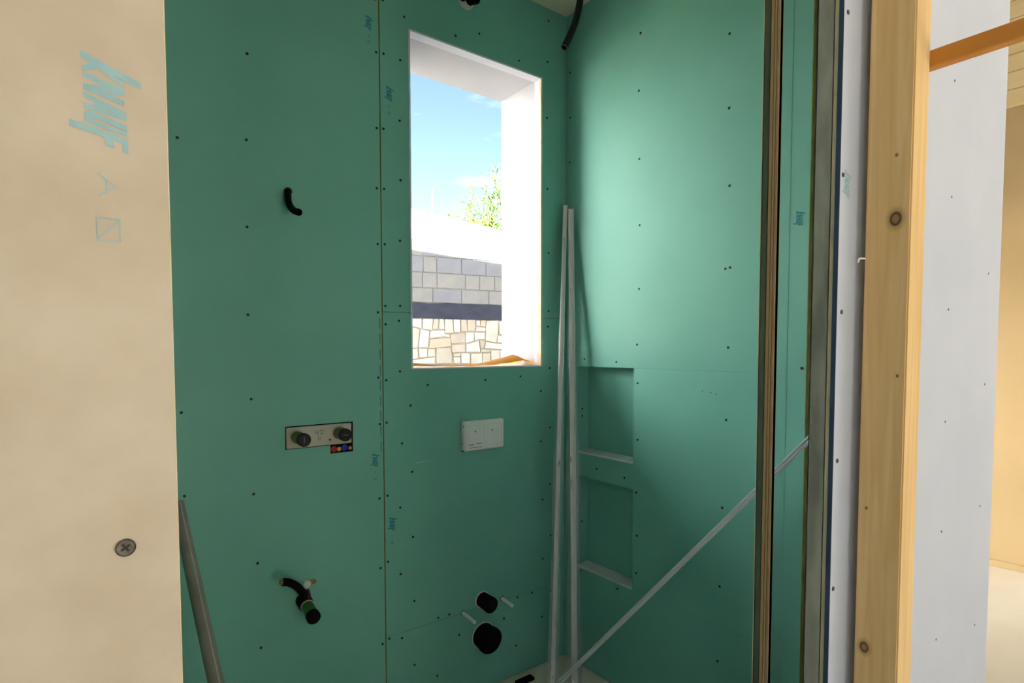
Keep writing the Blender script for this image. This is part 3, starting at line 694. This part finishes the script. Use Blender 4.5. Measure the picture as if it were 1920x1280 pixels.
def blob(c, r, sq, seed):
    rnd = random.Random(seed); bm = bmesh.new()
    bmesh.ops.create_icosphere(bm, subdivisions=2, radius=1.0)
    for q in bm.verts:
        k = 1 + rnd.uniform(-0.14, 0.14)
        q.co = Vector((q.co.x * r * sq[0] * k + c[0], q.co.y * r * sq[1] * k + c[1], q.co.z * r * sq[2] * k + c[2]))
    bm.verts.index_update()
    o = [tuple(q.co) for q in bm.verts], [tuple(x.index for x in p.verts) for p in bm.faces]
    bm.free(); return o
mesh('filler', blob((0.541, 1.801, 0.587), 0.013, (0.95, 0.6, 1.0), 3), M['foam'], ou, True)
mesh('glue_smear', blob((0.560, 1.8045, 0.589), 0.012, (1.0, 0.15, 0.7), 4), M['ochre'], ou, True)
cc = empty('ceiling_conduit', (1.535, 1.62, ZC), 'black conduit hanging from the ceiling in the corner', 'conduit')
cpth = spline([(1.537, 1.62, ZC + 0.005), (1.535, 1.62, 2.655), (1.528, 1.62, 2.612), (1.509, 1.62, 2.549), (1.481, 1.62, 2.487), (1.4535, 1.62, 2.436)], 7)
mesh('hose', tube(cpth, [0.0125 + 0.0005 * (i % 2) for i in range(len(cpth))], 16, True, 0.0100), M['black'], cc, True)
th = empty('wall_conduit', (1.14, YB, 2.59), 'black conduit ends in a rough hole above the window', 'conduit')
mesh('cut_hole', tube([(1.143, YB + 0.002, 2.585), (1.143, YB - 0.0008, 2.585)], 0.034, 20), M['foam'], th)
mesh('hose', tube([(1.128, YB + 0.002, 2.592), (1.122, 1.785, 2.586), (1.118, 1.762, 2.578)], 0.0165, 16, True, 0.013), M['rubber'], th, True)
mesh('hose', tube([(1.158, YB + 0.002, 2.588), (1.160, 1.785, 2.583), (1.163, 1.765, 2.577)], 0.0165, 16, True, 0.013), M['rubber'], th, True)
# ------------------------------------------------------------------ leaning profiles
def csec(w, h, t): return [(-w / 2, 0), (w / 2, 0), (w / 2, h), (w / 2 - t, h), (w / 2 - t, t), (-w / 2 + t, t), (-w / 2 + t, h), (-w / 2, h)]
def lean(name, p0, p1, w, h, mat, label, sleeve_r, faces):
    e = empty(name, (p0[0], p0[1], 0), label, 'profile', 'profiles leaning in the corner')
    mesh('metal_profile', extrude(csec(w, h, 0.0015), p0, p1, faces), mat, e)
    P = [Vector(p0) + (Vector(p1) - Vector(p0)) * k / 14 for k in range(15)]
    R = [sleeve_r * (1 + 0.22 * math.sin(k * 1.9) * math.cos(k * 0.7)) * min(1.0, (15.5 - k) / 9) for k in range(15)]
    off = Vector(faces).normalized() * h * 0.35
    mesh('plastic_wrap', tube([p + off for p in P[:14]], R[:14], 12, False), M['film'], e, True)
    return e
lean('leaning_profile', (1.409, 1.628, 0.001), (1.601, 1.776, 1.912), 0.016, 0.012, M['alu'], 'slim white profile in clear wrap, left one in the corner', 0.021, (-0.6, -0.8, 0.1))
lean('leaning_profile', (1.498, 1.598, 0.001), (1.617, 1.760, 1.898), 0.022, 0.014, M['alu'], 'wider white profile in clear wrap, right one in the corner', 0.027, (-0.6, -0.8, 0.1))
b0, b1 = Vector((1.437, 1.640, 0.012)), Vector((1.609, 0.745, 1.104))
bar = empty('leaning_bar', (b0.x, b0.y, 0), 'pale bar leaning diagonally across the lit green wall', 'bar')
mesh('angle_profile', extrude([(-0.0065, -0.006), (0.0065, -0.006), (0.0065, -0.0048), (-0.0053, -0.0048), (-0.0053, 0.006), (-0.0065, 0.006)], b0, b1, (-1, 0.0, 0.55)), M['alu_bar'], bar)
mesh('face_strip', extrude([(-0.0053, -0.0048), (0.0015, -0.0048), (0.0015, 0.0015), (-0.0053, 0.0015)], b0 + (b1 - b0) * 0.002, b0 + (b1 - b0) * 0.998, (-1, 0.0, 0.55)), M['alu'], bar)
# grey pipe behind the left board
pa, pb = Vector((0.223, 1.439, 0.556)), Vector((0.195, 1.766, 0.884))
dirp = (pb - pa).normalized()
foot = pa - dirp * ((pa.z - 0.012) / dirp.z)
topp = pa + dirp * ((1.786 - pa.y) / dirp.y)
gp = empty('grey_pipe', (foot.x, foot.y, 0), 'dark grey plastic pipe leaning behind the left board edge', 'pipe')
mesh('pipe_body', tube([foot, topp], 0.0165, 24, True, 0.0145), M['pvcgrey'], gp, True)
mesh('pipe_seam', tube([foot + Vector((0.004, -0.0107, 0.0107)), topp + Vector((0.004, -0.0107, 0.0107))], 0.0019, 8), M['seam'], gp, True)
# offcut on the floor
oc = mesh('floor_offcut', bbox(1.33, 1.41, 1.735, 1.765, 0.0, 0.014, 0.003), M['rubber'])
tag(oc, 'small black offcut on the floor at the foot of the green wall', 'offcut')
# ------------------------------------------------------------------ kraft paper on the sill
NXp, NYp = 36, 14
prof = [(0.0, 0.013), (0.10, 0.010), (0.22, 0.005), (0.42, 0.002), (0.58, 0.006), (0.74, 0.024), (0.86, 0.041), (0.93, 0.030), (1.0, 0.004)]
def pz(u):
    for (a, za), (b, zb) in zip(prof, prof[1:]):
        if a <= u <= b: return za + (zb - za) * (u - a) / (b - a)
    return 0
rp = random.Random(5)
V, F = [], []
for i in range(NXp + 1):
    for j in range(NYp + 1):
        u, w_ = i / NXp, j / NYp
        x = WX0 + 0.009 + (WX1 - WX0 - 0.018) * u
        y = YB + 0.008 + 0.165 * w_
        k = math.sin(math.pi * min(1, 0.12 + w_ * 0.92)) ** 0.7
        z = WZ0 + 0.0045 + pz(min(1, max(0, u + 0.03 * math.sin(w_ * 7)))) * k + (0.002 * rp.random() if 0 < j < NYp and 0 < i < NXp else 0) + 0.0016 * math.sin(u * 40 + w_ * 9) * k + 0.002 * k
        V.append((x, y, z))
for i in range(NXp):
    for j in range(NYp):
        a = i * (NYp + 1) + j
        F.append((a, a + 1, a + NYp + 2, a + NYp + 1))
kp = mesh('kraft_paper', (V, F), M['kraft'], None, True)
tag(kp, 'crumpled brown kraft paper lying on the window sill', 'paper')
# ------------------------------------------------------------------ garden wall outside
P0 = Vector((3.922, 6.538, 0)); WD = Vector((0.986, -0.166, 0)).normalized(); WN = Vector((0.166, 0.986, 0)).normalized()
def fe(s, z, t): return P0 + WD * s + WN * t + Vector((0, 0, z))
gw = mesh('garden_wall', prism([(-11, -0.2), (6, -0.2), (6, 1.715), (-11, 1.715)], 0.030, 0.30, fe), M['joint'])
tag(gw, 'garden wall of pale stone below grey blocks outside the window', 'wall')
mesh('mortar_bed', prism([(-11, 1.70), (6, 1.70), (6, 2.72), (-11, 2.72)], 0.016, 0.24, fe), M['mortar'], gw)
mesh('rendered_top', prism([(-11, 2.722), (2.2, 2.722), (2.2, 2.745), (-2, 3.29), (-11, 3.35)], 0.004, 0.25, fe), M['render'], gw)
ns = 90; V, F = [], []
rb = random.Random(3)
for i in range(ns + 1):
    s = -7 + 13 * i / ns
    zt = 1.918 + rb.uniform(-0.008, 0.010); zb = 1.716 + rb.uniform(-0.004, 0.004)
    V += [fe(s, zb, -0.012), fe(s, zt, -0.006), fe(s, zt, 0.03), fe(s, zb, 0.03)]
for i in range(ns):
    a = i * 4
    for k in range(4): F.append((a + k, a + (k + 1) % 4, a + 4 + (k + 1) % 4, a + 4 + k))
mesh('bitumen_band', (V, F), M['bitumen'], gw)
# concrete blocks, course by course
blk = {}
def block_mesh(L, H, mi):
    key = (round(L, 3), round(H, 3), mi)
    if key not in blk:
        v_, f_ = bbox(0, L, 0, 0.10, 0, H, 0.006)
        me = bpy.data.meshes.new('block'); me.from_pydata(v_, [], f_); me.materials.append(M['block'] if mi == 0 else M['block2'])
        blk[key] = me
    return blk[key]
rot = math.atan2(WD.y, WD.x)
def course(z0, z1, joints, period=(0.40,), left=-5.0, right=4.6):
    js = list(joints)
    while js[0] > left: js.insert(0, js[0] - 0.40)
    while js[-1] < right: js.append(js[-1] + 0.40)
    for a, b in zip(js, js[1:]):
        L = round(b - a - 0.009, 3)
        o = inst('concrete_block', block_mesh(L, z1 - z0 - 0.008, rb.choice((0, 0, 1))), gw, fe(a + 0.0045, z0 + 0.004, rb.uniform(0.0, 0.004)), (0, 0, rot))
course(1.920, 2.110, (-0.281, 0.119))
course(2.110, 2.307, (-0.423, -0.223, 0.177, 0.381, 0.605))
course(2.307, 2.515, (-0.408, -0.226, 0.121, 0.475))
course(2.515, 2.720, (-0.416, -0.225, -0.040, 0.117, 0.302))
# stones: those in view one by one, then a like patchwork to both sides and below
STONES = [[(-0.58,1.72),(-0.43,1.73),(-0.44,1.58),(-0.5,1.6),(-0.58,1.61)],[(-0.42,1.72),(-0.28,1.72),(-0.29,1.56),(-0.42,1.58)],[(-0.27,1.72),(-0.2,1.72),(-0.21,1.58),(-0.29,1.58)],[(-0.19,1.72),(-0.13,1.72),(-0.12,1.58),(-0.2,1.58)],[(-0.12,1.72),(-0.01,1.72),(0.01,1.53),(-0.12,1.53)],[(-0.0,1.72),(0.1,1.72),(0.1,1.54),(0.01,1.54)],[(0.11,1.72),(0.19,1.72),(0.2,1.55),(0.11,1.55)],[(0.2,1.72),(0.32,1.72),(0.31,1.56),(0.2,1.56)],[(0.33,1.71),(0.39,1.71),(0.39,1.63),(0.33,1.63)],[(0.4,1.71),(0.48,1.72),(0.47,1.62),(0.39,1.63)],[(0.33,1.62),(0.47,1.61),(0.47,1.56),(0.32,1.56)],[(0.48,1.71),(0.67,1.72),(0.66,1.54),(0.63,1.4),(0.47,1.43),(0.47,1.58)],[(0.67,1.71),(0.83,1.72),(0.83,1.53),(0.67,1.52)],[(-0.59,1.61),(-0.5,1.59),(-0.46,1.57),(-0.49,1.33),(-0.59,1.33)],[(-0.45,1.58),(-0.33,1.56),(-0.35,1.34),(-0.48,1.34)],[(-0.32,1.56),(-0.12,1.57),(-0.12,1.49),(-0.33,1.46)],[(-0.12,1.52),(-0.05,1.51),(-0.04,1.5),(-0.06,1.47),(-0.12,1.49)],[(-0.04,1.52),(0.17,1.54),(0.17,1.41),(-0.03,1.39),(-0.04,1.44)],[(0.18,1.54),(0.3,1.55),(0.3,1.43),(0.23,1.41),(0.18,1.4)],[(0.3,1.55),(0.46,1.55),(0.46,1.45),(0.37,1.45),(0.31,1.43)],[(0.65,1.51),(0.83,1.51),(0.83,1.4),(0.64,1.41)],[(-0.32,1.45),(-0.04,1.47),(-0.03,1.36),(-0.14,1.34),(-0.34,1.33)],[(-0.03,1.38),(0.17,1.39),(0.17,1.28),(-0.02,1.27)],[(0.18,1.39),(0.24,1.4),(0.37,1.44),(0.39,1.28),(0.18,1.28)],[(0.38,1.44),(0.46,1.43),(0.45,1.37),(0.43,1.33),(0.39,1.33)],[(0.47,1.42),(0.61,1.4),(0.83,1.39),(0.83,1.31),(0.61,1.32),(0.45,1.33)],[(0.39,1.32),(0.55,1.32),(0.54,1.28),(0.39,1.28)],[(-0.59,1.33),(-0.49,1.33),(-0.48,1.2),(-0.59,1.18)],[(-0.48,1.33),(-0.36,1.33),(-0.36,1.22),(-0.47,1.21)],[(-0.35,1.33),(-0.25,1.33),(-0.25,1.22),(-0.36,1.22)],[(-0.24,1.34),(-0.05,1.35),(-0.02,1.27),(-0.01,1.22),(-0.03,1.13),(-0.24,1.13)],[(-0.01,1.27),(0.11,1.27),(0.1,1.22),(-0.0,1.22)],[(0.0,1.22),(0.1,1.22),(0.1,1.13),(0.01,1.13)],[(0.11,1.27),(0.24,1.27),(0.24,1.12),(0.11,1.13)],[(0.25,1.26),(0.42,1.27),(0.42,1.12),(0.25,1.12)],[(0.42,1.27),(0.54,1.27),(0.54,1.12),(0.42,1.12)],[(0.55,1.31),(0.69,1.31),(0.68,1.12),(0.55,1.12)],[(0.69,1.31),(0.83,1.31),(0.83,1.12),(0.69,1.12)],[(-0.59,1.18),(-0.25,1.22),(-0.26,1.13),(-0.59,1.14)]]
rs = random.Random(11)
def shrink(q, d):
    n = len(q); cx, cy = sum(p[0] for p in q) / n, sum(p[1] for p in q) / n
    o = []
    for x, y in q:
        dx, dy = x - cx, y - cy
        o.append((cx + math.copysign(max(0.01, abs(dx) - d), dx), cy + math.copysign(max(0.01, abs(dy) - d), dy)))
    return o
PICK = [1, 1, 0, 0, 0, 1, 3, 3, 1, 2, 1, 0, 0, 0, 1, 1, 1, 3, 1, 1, 1, 2, 3, 1, 3, 1, 3, 0, 1, 0, 3, 3, 0, 1, 0, 3, 0, 1, 1]
for q, pk in zip(STONES, PICK):
    mesh('stone', prism(shrink(q, 0.0015), rs.uniform(-0.006, 0.010), 0.034, fe, 0.006), STONE[pk], gw)
def patch(s0, s1, z0, z1):
    z = z1
    while z > z0 + 0.05:
        h = min(rs.uniform(0.14, 0.24), z - z0)
        if z - h - z0 < 0.08: h = z - z0
        s = s0
        while s < s1 - 0.04:
            wd = min(rs.uniform(0.12, 0.32), s1 - s)
            if s1 - s - wd < 0.08: wd = s1 - s
            j = lambda: rs.uniform(-0.012, 0.012)
            q = [(s + j() * (s > s0), z - h + j()), (s + wd + j(), z - h + j()), (s + wd + j(), z + (0 if z == z1 else j())), (s + j(), z + (0 if z == z1 else j()))]
            mesh('stone', prism(shrink(q, 0.004), rs.uniform(-0.006, 0.010), 0.034, fe, 0.006), STONE[rs.randrange(4)], gw)
            s += wd
        z -= h
patch(-2.6, -0.595, 0.75, 1.718)
patch(0.84, 2.6, 0.75, 1.718)
patch(-0.59, 0.835, 0.75, 1.125)
# ------------------------------------------------------------------ shrub and mast behind the garden wall
def leaf(V, F, p, d, L, wd, rnd):
    d = d.normalized(); s, t = frame_of(d)
    a = rnd.uniform(0, 6.28); sd = s * math.cos(a) + t * math.sin(a); up = d.cross(sd)
    n = len(V)
    V += [p, p + d * L * 0.4 + sd * wd + up * 0.004, p + d * L - up * 0.01, p + d * L * 0.4 - sd * wd + up * 0.004]
    F += [(n, n + 1, n + 2), (n, n + 2, n + 3)]
def shrub(name, label, base, tips, n_leaf, seed, L=0.11, clump=None, cat='shrub'):
    rnd = random.Random(seed)
    e = empty(name, base, label, cat)
    V, F, SV = [], [], []
    for tip in tips:
        b = Vector(base); tp = Vector(tip)
        pts = [b, b.lerp(tp, 0.5) + Vector((rnd.uniform(-.06, .06), rnd.uniform(-.06, .06), 0)), tp]
        mesh('stem', tube(spline(pts, 5), [0.012 - 0.0009 * i for i in range(11)], 6), M['stem'], e)
        sp = spline(pts, 30)
        up0 = int(len(sp) * 0.62)
        for k in range(n_leaf):
            q = sp[rnd.randrange(up0, len(sp))]
            d = Vector((rnd.uniform(-1, 1), rnd.uniform(-1, 1), rnd.uniform(0.1, 1.5)))
            q = q + Vector((rnd.gauss(0, .05), rnd.gauss(0, .05), rnd.gauss(0, .04)))
            leaf(V, F, q, d, L * rnd.uniform(0.7, 1.25), L * 0.085, rnd)
    tag(mesh('foliage', (V, F), M['leaf'], e), kind='stuff')
    if clump:
        V, F = [], []
        for k in range(220):
            q = Vector(clump) + Vector((rnd.gauss(0, .10), rnd.gauss(0, .10), rnd.gauss(0, .06)))
            leaf(V, F, q, Vector((rnd.uniform(-1, 1), rnd.uniform(-1, 1), rnd.uniform(-.3, 1))), 0.045, 0.012, rnd)
        tag(mesh('blossom', (V, F), M['leaf_yellow'], e), kind='stuff')
    return e
rt = random.Random(21)
tips = [(4.35, 7.25, 3.30), (4.50, 7.15, 3.42), (4.62, 7.2, 3.60), (4.75, 7.1, 3.45), (4.85, 7.1, 3.66), (4.95, 7.0, 3.85), (5.05, 7.1, 3.98), (5.15, 7.0, 3.80), (5.25, 7.1, 3.9), (4.98, 7.2, 3.55), (5.1, 7.3, 3.6), (4.7, 7.3, 3.25), (5.35, 7.1, 3.75), (5.5, 7.0, 3.85), (4.9, 7.25, 3.3)]
shrub('oleander_shrub', 'feathery green shrub with yellow blossom rising behind the garden wall', (4.95, 7.15, -0.16), tips, 150, 31, 0.12, (4.62, 7.12, 3.08))
shrub('weed_tuft', 'tiny green tuft above the left end of the garden wall', (3.63, 7.75, -0.16), [(3.58, 7.75, 3.34), (3.66, 7.75, 3.32), (3.52, 7.78, 3.30)], 30, 41, 0.07, None, 'weed')
ms = empty('distant_mast', (6.925, 12.525, -0.16), 'thin grey mast far behind the garden wall', 'mast')
mesh('pole', tube([(6.925, 12.525, -0.16), (6.925, 12.525, 5.21)], [0.03, 0.018], 10), M['mast'], ms, True)
mesh('pole_cap', tube([(6.925, 12.525, 5.205), (6.925, 12.525, 5.235)], 0.022, 10), M['mast'], ms, True)
